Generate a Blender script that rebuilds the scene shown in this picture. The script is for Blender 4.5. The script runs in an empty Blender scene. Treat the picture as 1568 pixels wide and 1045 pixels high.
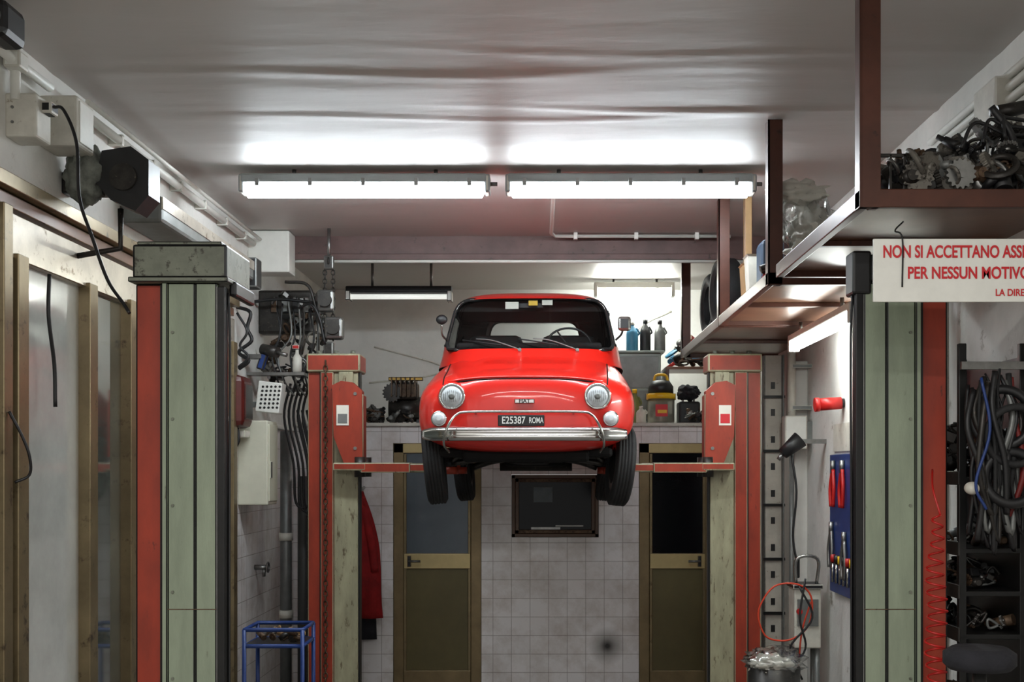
import bpy,bmesh,math,random
from mathutils import Vector,Matrix,noise,Euler
random.seed(7)
sc=bpy.context.scene
CAMZ=1.75;F=1882.0;CX=840.0;CY=720.0
def S(px,py,D): return Vector(((px-CX)*D/F, D, CAMZ-(py-CY)*D/F))
def lin(c):
    c=c/255.0
    return c/12.92 if c<=.04045 else ((c+.055)/1.055)**2.4
def C(r,g,b): return (lin(r),lin(g),lin(b),1)
# ---------------------------------------------------------------- materials
def M(name,rgb,rough=.5,metal=0,var=0.0,vs=6,bump=0,bs=40,coat=0,emit=0,st=(1,1,1),dirt=None,dthr=.6,spec=None):
    m=bpy.data.materials.new(name);m.use_nodes=True
    nt=m.node_tree;N=nt.nodes;L=nt.links
    p=N['Principled BSDF'];col=C(*rgb)
    p.inputs['Base Color'].default_value=col
    p.inputs['Roughness'].default_value=rough
    p.inputs['Metallic'].default_value=metal
    if spec is not None: p.inputs['Specular IOR Level'].default_value=spec
    if coat: p.inputs['Coat Weight'].default_value=coat;p.inputs['Coat Roughness'].default_value=.05
    if emit:
        p.inputs['Emission Color'].default_value=col;p.inputs['Emission Strength'].default_value=emit
    tc=N.new('ShaderNodeTexCoord');mp=N.new('ShaderNodeMapping');mp.inputs['Scale'].default_value=st
    L.new(tc.outputs['Object'],mp.inputs['Vector'])
    out=None
    if var:
        n=N.new('ShaderNodeTexNoise');n.inputs['Scale'].default_value=vs;n.inputs['Detail'].default_value=6;n.inputs['Roughness'].default_value=.65
        L.new(mp.outputs[0],n.inputs['Vector'])
        r=N.new('ShaderNodeValToRGB');r.color_ramp.elements[0].position=.32;r.color_ramp.elements[1].position=.68
        r.color_ramp.elements[0].color=tuple(x*(1-var) for x in col[:3])+(1,)
        r.color_ramp.elements[1].color=tuple(min(1,x*(1+var*.4)) for x in col[:3])+(1,)
        L.new(n.outputs[0],r.inputs[0]);out=r.outputs[0]
        if dirt:
            n2=N.new('ShaderNodeTexNoise');n2.inputs['Scale'].default_value=vs*2.7;n2.inputs['Detail'].default_value=8;n2.inputs['Roughness'].default_value=.7
            L.new(mp.outputs[0],n2.inputs['Vector'])
            r2=N.new('ShaderNodeValToRGB');r2.color_ramp.elements[0].position=dthr;r2.color_ramp.elements[1].position=dthr+.08
            r2.color_ramp.elements[0].color=(0,0,0,1);r2.color_ramp.elements[1].color=(1,1,1,1)
            L.new(n2.outputs[0],r2.inputs[0])
            mx=N.new('ShaderNodeMixRGB');mx.inputs[2].default_value=C(*dirt)
            L.new(r2.outputs[0],mx.inputs[0]);L.new(out,mx.inputs[1]);out=mx.outputs[0]
        L.new(out,p.inputs['Base Color'])
    if bump:
        n=N.new('ShaderNodeTexNoise');n.inputs['Scale'].default_value=bs;n.inputs['Detail'].default_value=4
        L.new(mp.outputs[0],n.inputs['Vector'])
        b=N.new('ShaderNodeBump');b.inputs['Strength'].default_value=bump;b.inputs['Distance'].default_value=.02
        L.new(n.outputs[0],b.inputs['Height']);L.new(b.outputs[0],p.inputs['Normal'])
    return m
def MGlass(name,tint=(.8,.85,.85),gl=.12,rough=.02):
    m=bpy.data.materials.new(name);m.use_nodes=True
    nt=m.node_tree;N=nt.nodes;L=nt.links
    for n in list(N):
        if n.type=='BSDF_PRINCIPLED': N.remove(n)
    o=[n for n in N if n.type=='OUTPUT_MATERIAL'][0]
    t=N.new('ShaderNodeBsdfTransparent');t.inputs[0].default_value=tint+(1,)
    g=N.new('ShaderNodeBsdfGlossy');g.inputs['Roughness'].default_value=rough
    lw=N.new('ShaderNodeLayerWeight');lw.inputs[0].default_value=.25
    ad=N.new('ShaderNodeMath');ad.operation='MULTIPLY_ADD';ad.inputs[1].default_value=.5;ad.inputs[2].default_value=gl
    L.new(lw.outputs['Fresnel'],ad.inputs[0])
    mx=N.new('ShaderNodeMixShader');L.new(ad.outputs[0],mx.inputs[0]);L.new(t.outputs[0],mx.inputs[1]);L.new(g.outputs[0],mx.inputs[2])
    L.new(mx.outputs[0],o.inputs[0])
    return m
def MTile(name,rgb,grout,ax,size=.15,stain=None):
    m=bpy.data.materials.new(name);m.use_nodes=True
    nt=m.node_tree;N=nt.nodes;L=nt.links;p=N['Principled BSDF']
    geo=N.new('ShaderNodeNewGeometry');sp=N.new('ShaderNodeSeparateXYZ');cb=N.new('ShaderNodeCombineXYZ')
    L.new(geo.outputs['Position'],sp.inputs[0]);L.new(sp.outputs[ax],cb.inputs[0]);L.new(sp.outputs[2],cb.inputs[1])
    b=N.new('ShaderNodeTexBrick');b.offset=0;b.squash=1
    b.inputs['Scale'].default_value=1;b.inputs['Brick Width'].default_value=size;b.inputs['Row Height'].default_value=size
    b.inputs['Mortar Size'].default_value=.0026;b.inputs['Mortar Smooth'].default_value=.3;b.inputs['Bias'].default_value=0
    c=C(*rgb);b.inputs['Color1'].default_value=c;b.inputs['Color2'].default_value=tuple(x*.92 for x in c[:3])+(1,)
    b.inputs['Mortar'].default_value=C(*grout)
    L.new(cb.outputs[0],b.inputs['Vector'])
    n=N.new('ShaderNodeTexNoise');n.inputs['Scale'].default_value=3.2;n.inputs['Detail'].default_value=9;n.inputs['Roughness'].default_value=.7
    L.new(geo.outputs['Position'],n.inputs['Vector'])
    r=N.new('ShaderNodeValToRGB');r.color_ramp.elements[0].position=.34;r.color_ramp.elements[1].position=.56
    r.color_ramp.elements[0].color=(.76,.72,.68,1);r.color_ramp.elements[1].color=(1,1,1,1)
    L.new(n.outputs[0],r.inputs[0])
    mx=N.new('ShaderNodeMixRGB');mx.blend_type='MULTIPLY';mx.inputs[0].default_value=1
    L.new(b.outputs[0],mx.inputs[1]);L.new(r.outputs[0],mx.inputs[2]);out=mx.outputs[0]
    if stain:
        vd=N.new('ShaderNodeVectorMath');vd.operation='DISTANCE';vd.inputs[1].default_value=stain
        L.new(geo.outputs['Position'],vd.inputs[0])
        r3=N.new('ShaderNodeValToRGB');r3.color_ramp.elements[0].position=.015;r3.color_ramp.elements[0].color=(.03,.028,.026,1)
        r3.color_ramp.elements[1].position=.17;r3.color_ramp.elements[1].color=(1,1,1,1)
        e=r3.color_ramp.elements.new(.07);e.color=(.45,.44,.42,1)
        L.new(vd.outputs['Value'],r3.inputs[0])
        m2=N.new('ShaderNodeMixRGB');m2.blend_type='MULTIPLY';m2.inputs[0].default_value=1
        L.new(out,m2.inputs[1]);L.new(r3.outputs[0],m2.inputs[2]);out=m2.outputs[0]
    L.new(out,p.inputs['Base Color']);p.inputs['Roughness'].default_value=.25
    bp=N.new('ShaderNodeBump');bp.inputs['Strength'].default_value=.5;bp.inputs['Distance'].default_value=.003;bp.invert=True
    L.new(b.outputs['Fac'],bp.inputs['Height']);L.new(bp.outputs[0],p.inputs['Normal'])
    return m
YP=10.6;Z0=-.12
plaster=M('plaster_white',(226,225,220),.75,var=.16,vs=2,bump=.25,bs=18,dirt=(150,142,130),dthr=.62)
plasterB=M('plaster_back',(224,223,219),.8,var=.14,vs=2,bump=.2,bs=12)
ceilM=M('ceiling_paint',(190,186,182),.5,var=.05,vs=1.0,bump=.12,bs=6,st=(.5,1.6,1))
_st=S(930,990,YP)
tileB=MTile('tile_back',(240,236,236),(176,168,166),0,.16,stain=(_st[0],YP,_st[2]))
tileS=MTile('tile_side',(234,231,229),(176,170,164),1,.16)
concrete=M('floor_concrete',(125,120,114),.6,var=.4,vs=3,bump=.2,bs=30)
beamM=M('beam_paint',(98,72,68),.5,var=.35,vs=5,dirt=(56,42,38))
green=M('lift_green',(136,147,126),.42,var=.2,vs=3,st=(4,4,.8),dirt=(74,70,54),dthr=.635,bump=.05,bs=60)
greenY=M('lift_green_aged',(158,154,126),.45,var=.3,vs=3,st=(4,4,1),dirt=(88,76,52),dthr=.57)
redL=M('lift_red',(150,48,24),.48,var=.3,vs=3,st=(3,3,1),dirt=(66,28,18),dthr=.63)
capM=M('lift_cap',(112,116,102),.45,.1,var=.35,vs=8,dirt=(60,58,48),dthr=.55)
rail=M('rail_black',(28,28,28),.4,.4,var=.3)
black=M('black_plastic',(22,22,24),.45,var=.3,vs=12)
rubber=M('rubber',(30,30,31),.75,var=.25,vs=20,bump=.15,bs=80)
dark=M('dark_interior',(20,19,19),.75,var=.3,spec=.2)
steel=M('steel',(140,140,138),.35,.9,var=.25,vs=14)
cast=M('cast_aluminium',(124,120,112),.5,.4,var=.35,vs=14,dirt=(58,52,46),dthr=.52)
rusty=M('rusty_steel',(100,80,62),.55,.5,var=.5,vs=14,dirt=(58,38,26),dthr=.52)
greasy=M('greasy_metal',(56,53,50),.4,.5,var=.5,vs=16,dirt=(96,88,78),dthr=.6)
alu=M('alu_bronze',(132,117,88),.36,.6,var=.35,vs=3,dirt=(74,62,46),dthr=.57)
aluS=M('alu_silver',(208,200,186),.28,.6,var=.25,vs=4,dirt=(126,108,82),dthr=.58)
gold=M('door_bronze',(130,112,80),.38,.4,var=.25,vs=5)
goldL=M('door_bronze_light',(186,168,120),.35,.4,var=.15,vs=5)
olive=M('door_panel',(96,86,50),.45,.1,var=.2,vs=3)
brownW=M('window_brown',(86,62,46),.4,.2,var=.25,vs=8)
rackB=M('rack_brown',(82,46,34),.36,.15,var=.35,vs=4,dirt=(50,32,26),dthr=.6)
rackP=M('rack_panel',(122,86,66),.33,.1,var=.4,vs=3)
white=M('white_plastic',(224,224,217),.45,var=.08,vs=8)
offw=M('aged_white',(206,203,192),.5,var=.18,vs=8,dirt=(136,126,108),dthr=.62)
grey=M('grey_metal',(120,122,120),.45,.4,var=.25,vs=8)
paint=M('car_red',(212,29,17),.34,0,var=.06,vs=3,coat=.6)
chrome=M('chrome',(208,208,206),.14,1)
chromeD=M('chrome_dull',(176,176,172),.24,1,var=.15,vs=20)
tubeM=M('tube_glow',(238,248,254),.3,emit=52)
tubeW=M('tube_glow_small',(240,248,244),.3,emit=42)
tubeB=M('tube_glow_back',(244,248,240),.3,emit=95)
tubeL=M('tube_glow_weak',(230,232,226),.3,emit=.8)
frost=M('frosted_pane',(192,194,188),.12,0,var=.28,vs=1.3,coat=.8)
frostD=M('smoked_pane',(84,88,82),.06,0,var=.5,vs=1.6,coat=1)
blueG=M('frosted_blue_glass',(82,92,100),.3,0,var=.2,vs=2,coat=.1)
blackG=M('dark_glass',(12,15,20),.15,0,var=.3,vs=2,spec=.15)
lens=M('lens_white',(215,222,226),.12,.1,var=.15,vs=50,coat=1)
cglass=MGlass('car_glass',(.86,.89,.89),.05)
polyb=MGlass('polythene',(.86,.87,.86),.22,.18)
redp=M('red_plastic',(180,24,20),.4,var=.15)
dred=M('dark_red_rubber',(110,22,18),.5,var=.2)
yellow=M('yellow_plastic',(225,180,20),.4,var=.1)
bluep=M('blue_paint',(30,58,120),.4,.1,var=.25)
blueT=M('blue_tin',(50,110,140),.4,var=.2)
redf=M('red_fabric',(150,18,20),.85,var=.35,vs=9,bump=.5,bs=14)
blackf=M('dark_fabric',(34,34,40),.9,var=.3,vs=9,bump=.4,bs=20)
signR=M('sign_red',(196,26,36),.5)
txtW=M('letter_white',(235,235,230),.5)
paper=M('paper',(225,222,210),.7,var=.08)
orange=M('orange_cable',(200,60,30),.45)
cardb=M('cardboard',(160,128,90),.8,var=.2)
# ---------------------------------------------------------------- builder
def catmull(pts,k=6,closed=False):
    P=[Vector(p) for p in pts];n=len(P);out=[]
    if n<3: return P
    for i in range(n if closed else n-1):
        a=P[(i-1)%n] if (closed or i>0) else P[0]*2-P[1]
        b=P[i];c=P[(i+1)%n];d=P[(i+2)%n] if (closed or i<n-2) else P[-1]*2-P[-2]
        for j in range(k):
            t=j/k
            out.append(.5*((2*b)+(c-a)*t+(2*a-5*b+4*c-d)*t*t+(3*b-a-3*c+d)*t**3))
    if not closed: out.append(P[-1])
    return out
class B:
    def __init__(s,name): s.n=name;s.bm=bmesh.new();s.m=[]
    def mi(s,m):
        if m not in s.m: s.m.append(m)
        return s.m.index(m)
    def _set(s,vs,m,smooth):
        i=s.mi(m)
        for f in {f for v in vs for f in v.link_faces}:
            f.material_index=i
            if smooth==1: f.smooth=True
            elif smooth==2: f.smooth=len(f.verts)<=4
    def box(s,c,d,m,bev=0,rot=None):
        vs=bmesh.ops.create_cube(s.bm,size=1)['verts']
        mt=Matrix.Translation(Vector(c))@(Euler(rot).to_matrix().to_4x4() if rot else Matrix())@Matrix.Diagonal((d[0],d[1],d[2],1))
        bmesh.ops.transform(s.bm,matrix=mt,verts=vs)
        s._set(vs,m,0)
        if bev:
            es=list({e for v in vs for e in v.link_edges})
            bmesh.ops.bevel(s.bm,geom=es,offset=bev,segments=2,affect='EDGES',profile=.5)
    def bx(s,x0,x1,y0,y1,z0,z1,m,bev=0):
        s.box(((x0+x1)/2,(y0+y1)/2,(z0+z1)/2),(abs(x1-x0),abs(y1-y0),abs(z1-z0)),m,bev)
    def cyl(s,a,b,r,m,r2=None,seg=20):
        a=Vector(a);b=Vector(b);d=b-a
        vs=bmesh.ops.create_cone(s.bm,cap_ends=True,segments=seg,radius1=r,radius2=(r if r2 is None else r2),depth=d.length)['verts']
        mt=Matrix.Translation((a+b)/2)@d.to_track_quat('Z','Y').to_matrix().to_4x4()
        bmesh.ops.transform(s.bm,matrix=mt,verts=vs);s._set(vs,m,2)
    def sph(s,c,r,m,rot=None,u=20,v=12):
        if not hasattr(r,'__len__'): r=(r,r,r)
        vs=bmesh.ops.create_uvsphere(s.bm,u_segments=u,v_segments=v,radius=1)['verts']
        mt=Matrix.Translation(Vector(c))@(Euler(rot).to_matrix().to_4x4() if rot else Matrix())@Matrix.Diagonal((r[0],r[1],r[2],1))
        bmesh.ops.transform(s.bm,matrix=mt,verts=vs);s._set(vs,m,1)
    def blob(s,c,r,m,amp=.25,fr=2.5,seed=0,sub=4):
        vs=bmesh.ops.create_icosphere(s.bm,subdivisions=sub,radius=1)['verts']
        for v in vs:
            k=1+amp*noise.fractal(v.co*fr+Vector((seed*7.1,seed,0)),.8,2.2,4)
            v.co=Vector((v.co.x*r[0]*k+c[0],v.co.y*r[1]*k+c[1],v.co.z*r[2]*k+c[2]))
        s._set(vs,m,1)
    def loft(s,rings,m,closed=True,cap=True,smooth=True,flip=False):
        i=s.mi(m);R=[[s.bm.verts.new(p) for p in r] for r in rings];n=len(R[0]);fs=[]
        for a,b in zip(R,R[1:]):
            for j in range(n if closed else n-1):
                q=[a[j],a[(j+1)%n],b[(j+1)%n],b[j]]
                try: f=s.bm.faces.new(q)
                except Exception: continue
                f.material_index=i;f.smooth=smooth;fs.append(f)
        if cap and closed:
            for r in (R[0],R[-1]):
                try:
                    f=s.bm.faces.new(r);f.material_index=i;fs.append(f)
                except Exception: pass
        return fs
    def tube(s,pts,r,m,seg=8,smooth=True,closed=False,k=6):
        P=catmull(pts,k,closed) if smooth else [Vector(p) for p in pts]
        Q=[P[0]]
        for p in P[1:]:
            if (p-Q[-1]).length>1e-5: Q.append(p)
        P=Q;n=len(P);rings=[];up=None
        for i in range(n):
            if closed: t=P[(i+1)%n]-P[i-1]
            else: t=P[min(i+1,n-1)]-P[max(i-1,0)]
            t.normalize()
            if up is None: up=Vector((0,0,1)) if abs(t.z)<.9 else Vector((1,0,0))
            x=up-t*up.dot(t)
            if x.length<1e-4: x=t.orthogonal()
            x.normalize();up=x;y=t.cross(x)
            rr=r if not hasattr(r,'__len__') else r[0]+(r[1]-r[0])*i/(n-1)
            rings.append([P[i]+(x*math.cos(a)+y*math.sin(a))*rr for a in [2*math.pi*j/seg for j in range(seg)]])
        if closed: rings.append(rings[0])
        s.loft(rings,m,cap=not closed)
    def lathe(s,c,axis,prof,m,seg=32,cap=True):
        q=Vector(axis).normalized().to_track_quat('Z','Y').to_matrix();c=Vector(c)
        s.loft([[c+q@Vector((r*math.cos(2*math.pi*j/seg),r*math.sin(2*math.pi*j/seg),h)) for j in range(seg)] for r,h in prof],m,cap=cap)
    def ring(s,c,axis,R,r,m,seg=32,rs=10):
        prof=[(R+r*math.cos(a),r*math.sin(a)) for a in [2*math.pi*j/rs for j in range(rs+1)]]
        s.lathe(c,axis,prof,m,seg,cap=False)
    def prism(s,poly,off,m,smooth=False):
        a=[Vector(p) for p in poly];o=Vector(off)
        s.loft([a,[p+o for p in a]],m,smooth=smooth)
    def text(s,t,size,loc,m,rot=(math.pi/2,0,0),ext=.001,align='CENTER',bold=.0,sx=1):
        cu=bpy.data.curves.new('t','FONT');cu.body=t;cu.size=size;cu.extrude=ext;cu.align_x=align;cu.align_y='CENTER';cu.offset=bold
        o=bpy.data.objects.new('t',cu);sc.collection.objects.link(o)
        bpy.context.view_layer.update()
        me=bpy.data.meshes.new_from_object(o.evaluated_get(bpy.context.evaluated_depsgraph_get()))
        me.transform(Matrix.Translation(Vector(loc))@Euler(rot).to_matrix().to_4x4()@Matrix.Diagonal((sx,1,1,1)))
        old=set(s.bm.faces);s.bm.from_mesh(me);i=s.mi(m)
        for f in s.bm.faces:
            if f not in old: f.material_index=i
        bpy.data.objects.remove(o)
    def done(s,parent=None,recalc=True,origin=True,xf=None):
        if recalc: bmesh.ops.recalc_face_normals(s.bm,faces=s.bm.faces[:])
        if xf: bmesh.ops.transform(s.bm,matrix=xf,verts=s.bm.verts[:])
        me=bpy.data.meshes.new(s.n)
        c=Vector((0,0,0))
        if origin and len(s.bm.verts):
            lo=Vector([min(v.co[i] for v in s.bm.verts) for i in range(3)]);hi=Vector([max(v.co[i] for v in s.bm.verts) for i in range(3)])
            c=(lo+hi)/2
            bmesh.ops.translate(s.bm,vec=-c,verts=s.bm.verts[:])
        s.bm.to_mesh(me);s.bm.free()
        for m in s.m: me.materials.append(m)
        o=bpy.data.objects.new(s.n,me);sc.collection.objects.link(o);o.location=c
        if parent: o.parent=parent;o.location=c-parent.location
        return o
def boolcut(o,cutters):
    for k in cutters:
        md=o.modifiers.new('b','BOOLEAN');md.operation='DIFFERENCE';md.solver='EXACT';md.object=k
        bpy.context.view_layer.update()
        me=bpy.data.meshes.new_from_object(o.evaluated_get(bpy.context.evaluated_depsgraph_get()))
        o.modifiers.clear();o.data=me
    for k in cutters: bpy.data.objects.remove(k)
# ================================================================ ROOM
XL,XR,YB,H=-2.2,1.9,12.0,3.51
b=B('floor');b.bx(XL-.2,XR+.2,-3,YB+.2,Z0-.1,Z0,concrete);b.done()
b=B('ceiling')
nx,ny=110,420;V=[]
def cz(x,y):
    n=noise.fractal(Vector((x*.45,y*1.7,3.1)),1,2,3)
    m=noise.fractal(Vector((x*.35+4,y*4.5,9)),1,2,3)
    k=math.exp(-((y-5.75)/.8)**2)
    f=0
    for yc,ph,a,sg in((5.98,0,.010,.04),(6.12,1.7,.006,.03),(5.42,2.6,.006,.05),(5.15,.7,.004,.04),(6.6,3,.003,.05)):
        f+=a*(.55+.45*math.sin(x*1.1+ph))*math.exp(-((y-yc-.05*math.sin(x*1.3+ph)-.03*math.sin(x*3.1+ph))/sg)**2)
    return H+.006*n*(.4+k)+.003*m*(.1+k)-f
ci=b.mi(ceilM)
for i in range(nx+1):
    row=[]
    for j in range(ny+1):
        x=XL-.05+(XR-XL+.1)*i/nx;y=-3+(YB+3.1)*j/ny
        row.append(b.bm.verts.new((x,y,cz(x,y))))
    V.append(row)
for i in range(nx):
    for j in range(ny):
        f=b.bm.faces.new((V[i][j],V[i][j+1],V[i+1][j+1],V[i+1][j]));f.smooth=True;f.material_index=ci
b.done(recalc=False)
b=B('wall_left');b.bx(XL-.15,XL,-3,YB,2.1,H+.05,plaster);b.bx(XL-.15,XL,-3,YP,Z0,2.1,tileS);b.done()
b=B('wall_right');b.bx(XR,XR+.15,-3,YB,Z0,H+.05,plaster);b.done()
b=B('wall_pillar');b.bx(XR-.10,XR,9.0,YP-.01,Z0,2.55,plaster,.01);b.done()
b=B('wall_back');b.bx(XL-.15,XR+.15,YB,YB+.15,2,H+.05,plasterB);b.done()
d1=(-1.341,-.579);d2=(.779,1.444);wn=(-.321,.434);dz=1.983;PT=2.128;wz=(1.166,1.709)
segn=0
def seg(x0,x1,z0,z1):
    global segn
    segn+=1;b=B('wall_partition_%d'%segn);b.bx(x0,x1,YP,YP+.1,z0,z1,tileB);b.done()
seg(XL,d1[0],Z0,PT);seg(d1[1],wn[0],Z0,PT);seg(wn[1],d2[0],Z0,PT);seg(d2[1],XR,Z0,PT)
seg(d1[0],d1[1],dz,PT);seg(d2[0],d2[1],dz,PT);seg(wn[0],wn[1],Z0,wz[0]);seg(wn[0],wn[1],wz[1],PT)
b=B('wall_partition_ledge');b.bx(XL,XR,YP-.04,YB,PT,PT+.027,offw);b.done()
b=B('trim_1');b.bx(XL,XL+.05,8.2,YP-.04,2.08,2.11,white,.004);b.done()
def door(name,x0,x1,glass,hx):
    b=B(name);f=.09;y=YP
    x0+=.002;x1-=.002
    b.bx(x0,x0+f,y,y+.08,Z0,dz-.002,gold,.006);b.bx(x1-f,x1,y,y+.08,Z0,dz-.002,gold,.006);b.bx(x0,x1,y,y+.08,dz-.09,dz-.002,goldL,.006)
    b.bx(x0+f,x0+f+.024,y-.01,y+.06,Z0+.01,dz-.095,alu,.004);b.bx(x1-f-.024,x1-f,y-.01,y+.06,Z0+.01,dz-.095,alu,.004)
    b.bx(x0+f,x1-f,y-.012,y+.05,.895,1.03,goldL,.006)
    b.bx(x0+f,x1-f,y-.012,y+.05,Z0+.01,.02,gold,.006)
    b.bx(x0+f,x1-f,y+.015,y+.03,1.02,dz-.085,glass);b.bx(x0+f,x1-f,y+.01,y+.03,.01,.905,olive)
    b.bx(hx-.016,hx+.016,y-.03,y-.01,.915,1.01,black,.004)
    b.tube([(hx,y-.02,.965),(hx,y-.065,.965),(hx+(.10 if hx<0 else -.10),y-.065,.965)],.010,steel,smooth=False)
    b.done()
door('door_1',d1[0],d1[1],blueG,-1.20);door('door_2',d2[0],d2[1],blackG,1.3)
b=B('window_1');x0,x1=wn;x0+=.002;x1-=.002;z0,z1=wz[0]+.002,wz[1]-.002;y=YP
for k,(f,yy,mm) in enumerate(((.032,y,brownW),(.032,y-.01,rusty))):
    a0,a1,c0,c1=x0+k*.032,x1-k*.032,z0+k*.032,z1-k*.032
    b.bx(a0,a0+f,yy,y+.08,c0,c1,brownW,.004);b.bx(a1-f,a1,yy,y+.08,c0,c1,brownW,.004);b.bx(a0,a1,yy,y+.08,c1-f,c1,mm,.004);b.bx(a0,a1,yy,y+.08,c0,c0+f,mm,.004)
b.bx(x0+.05,x1-.05,y+.03,y+.04,z0+.05,z1-.05,blackG)
b.bx(-.13,.035,y+.022,y+.03,1.47,1.60,M('window_notice',(120,130,135),.6,var=.3,vs=10));b.bx(-.15,.1,y+.0,y+.03,1.235,1.255,steel)
b.bx(.06,.30,y+.022,y+.03,1.26,1.27,white)
b.done()
b=B('ceiling_beam');b.bx(XL,XR,9.25,9.45,3.345,H+.02,beamM,.008);b.bx(XL,XR,9.225,9.25,3.33,3.375,beamM,.004)
b.cyl((XL,9.235,3.318),(XR,9.235,3.318),.012,white);b.done()
# ================================================================ LIGHTS
fixM=M('fixture_grey',(150,155,155),.4,var=.1)
def strip(name,x0,x1,y,zt,mat,w=.075,dz=.075):
    b=B(name)
    b.bx(x0,x1,y-w,y+w,zt-.055,zt,fixM,.012)
    rings=[]
    for x,k in ((x0+.012,.6),(x0+.03,1),(x1-.03,1),(x1-.012,.6)):
        rings.append([(x,y+math.cos(a)*w*.86*k,zt-.055+math.sin(a)*dz*k) for a in [math.pi+math.pi*j/16 for j in range(17)]])
    b.loft(rings,mat,closed=True)
    for x in (x0,x1): b.bx(x-.012,x+.02,y-w*.95,y+w*.95,zt-.11,zt-.005,offw,.01)
    n=5
    for i in range(n):
        x=x0+.1+(x1-x0-.2)*i/(n-1);b.bx(x-.012,x+.012,y-w-.01,y-w+.004,zt-.075,zt-.03,steel,.002)
    for x in (x0+.3,x1-.3): b.cyl((x,y,zt-.01),(x,y,H-.0),.012,steel)
    b.cyl((x1+.02,y,zt-.05),(x1+.06,y,zt-.05),.012,grey)
    return b.done()
strip('fluorescent_ceiling_light',-1.79,-.36,7.2,3.475,tubeM)
strip('fluorescent_ceiling_light',-.24,1.19,7.2,3.475,tubeM)
b=B('small_fluorescent_light');b.bx(.42,1.16,11.3,11.42,3.42,3.48,white,.01);b.cyl((.45,11.34,3.385),(1.13,11.34,3.385),.035,tubeB)
b.bx(.42,.45,11.29,11.40,3.35,3.45,white,.004);b.bx(1.13,1.16,11.29,11.40,3.35,3.45,white,.004);b.cyl((.6,11.36,3.45),(.6,11.36,H),.01,steel);b.cyl((1.0,11.36,3.45),(1.0,11.36,H),.01,steel);b.done()
b=B('dim_fluorescent_light');b.bx(-1.72,-.82,10.4,10.55,3.25,3.31,black,.01);b.cyl((-1.68,10.44,3.222),(-.86,10.44,3.222),.022,tubeL)
b.bx(-.86,-.82,10.39,10.53,3.18,3.27,white,.006);b.bx(-1.72,-1.68,10.39,10.53,3.19,3.27,white,.006)
for x in(-1.5,-1.0): b.cyl((x,10.47,3.3),(x,10.47,H),.012,steel)
b.done()
b=B('under_shelf_fluorescent_light');b.bx(1.565,1.635,6.4,8.05,2.585,2.63,white,.008);b.cyl((1.6,6.43,2.555),(1.6,8.02,2.555),.034,tubeW)
for y in (6.4,8.0): b.bx(1.565,1.635,y,y+.05,2.52,2.6,white,.004)
for y in (6.7,7.8): b.cyl((1.6,y,2.62),(1.6,y,2.69),.012,steel)
b.done()
b=B('ceiling_conduit');b.tube([(.035,7.3,3.44),(.035,7.4,3.485),(.03,7.9,3.485),(.02,9.0,3.485),(.05,9.12,3.485),(1.35,9.12,3.485)],.014,white,smooth=False)
for x in(.2,.65,1.1): b.box((x,9.12,3.485),(.03,.05,.05),white,.004)
b.tube([(.035,7.3,3.44),(.03,7.25,3.44)],.014,white);b.done()
def strip_light(name,x,y,size,power,col):
    L=bpy.data.lights.new(name,'AREA');L.shape='RECTANGLE';L.size=size;L.size_y=.15;L.energy=power;L.color=col
    o=bpy.data.objects.new(name,L);sc.collection.objects.link(o);o.location=(x,y,3.4);return o
strip_light('front_bay_lamp',-.3,1.6,2.4,100,(1,.985,.955))
strip_light('front_bay_lamp',-.2,-1.2,2.4,105,(1,.985,.955))
w=bpy.data.worlds.new('World');sc.world=w;w.use_nodes=True
w.node_tree.nodes['Background'].inputs[0].default_value=(.92,.91,.89,1);w.node_tree.nodes['Background'].inputs[1].default_value=.92
# ================================================================ CAR
XC,YF=-.125,7.5
car=bpy.data.objects.new('red_compact_car',None);sc.collection.objects.link(car);car.location=(XC,YF+1.45,1.705)
K=[(.050,.03,2.13,2.05,2.2),(.055,.28,2.245,1.97,2.4),(.070,.44,2.305,1.915,2.7),(.110,.56,2.34,1.885,2.9),(.19,.63,2.365,1.865,3.0),
(.32,.68,2.395,1.86,3.0),(.55,.70,2.445,1.86,3.0),(.85,.69,2.53,1.86,3.1),(1.2,.675,2.57,1.86,3.4),(2.0,.67,2.57,1.86,3.4),
(2.45,.67,2.53,1.86,3.0),(2.75,.62,2.42,1.88,2.8),(2.9,.5,2.3,1.95,2.5),(2.95,.1,2.18,2.05,2.2)]
def herm(K,t,c):
    n=len(K);i=max(0,min(n-2,int(t)));u=t-i
    def sl(j):
        if j<=0: return K[1][c]-K[0][c]
        if j>=n-1: return K[-1][c]-K[-2][c]
        a=K[j][c]-K[j-1][c];d=K[j+1][c]-K[j][c]
        return 0 if a*d<=0 else 2*a*d/(a+d)
    p0,p1=K[i][c],K[i+1][c];m0,m1=sl(i),sl(i+1)
    return p0*(2*u**3-3*u*u+1)+m0*(u**3-2*u*u+u)+p1*(-2*u**3+3*u*u)+m1*(u**3-u*u)
def bsec(t): return [herm(K,t,c) for c in range(5)]
def zmid(zt,zb): return zb+(zt-zb)*.45
def inside(x,z,t):
    y,w_,zt,zb,n=bsec(t);zm=zmid(zt,zb)
    h=(zt-zm) if z>zm else (zm-zb);nn=n if z>zm else 3.2
    return (abs(x)/w_)**nn+(abs(z-zm)/h)**nn<1
def frontY(x,z):
    t=0
    while t<8:
        if inside(x,z,t): return bsec(t)[0]
        t+=.01
    return .5
def topZ(x,t):
    y,w_,zt,zb,n=bsec(t);zm=zmid(zt,zb)
    return zm+(zt-zm)*max(0,1-(abs(x)/w_)**n)**(1/n)
def CP(x,y,z): return Vector((XC+x,YF+y,z))
b=B('body');rings=[]
NT=150
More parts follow.
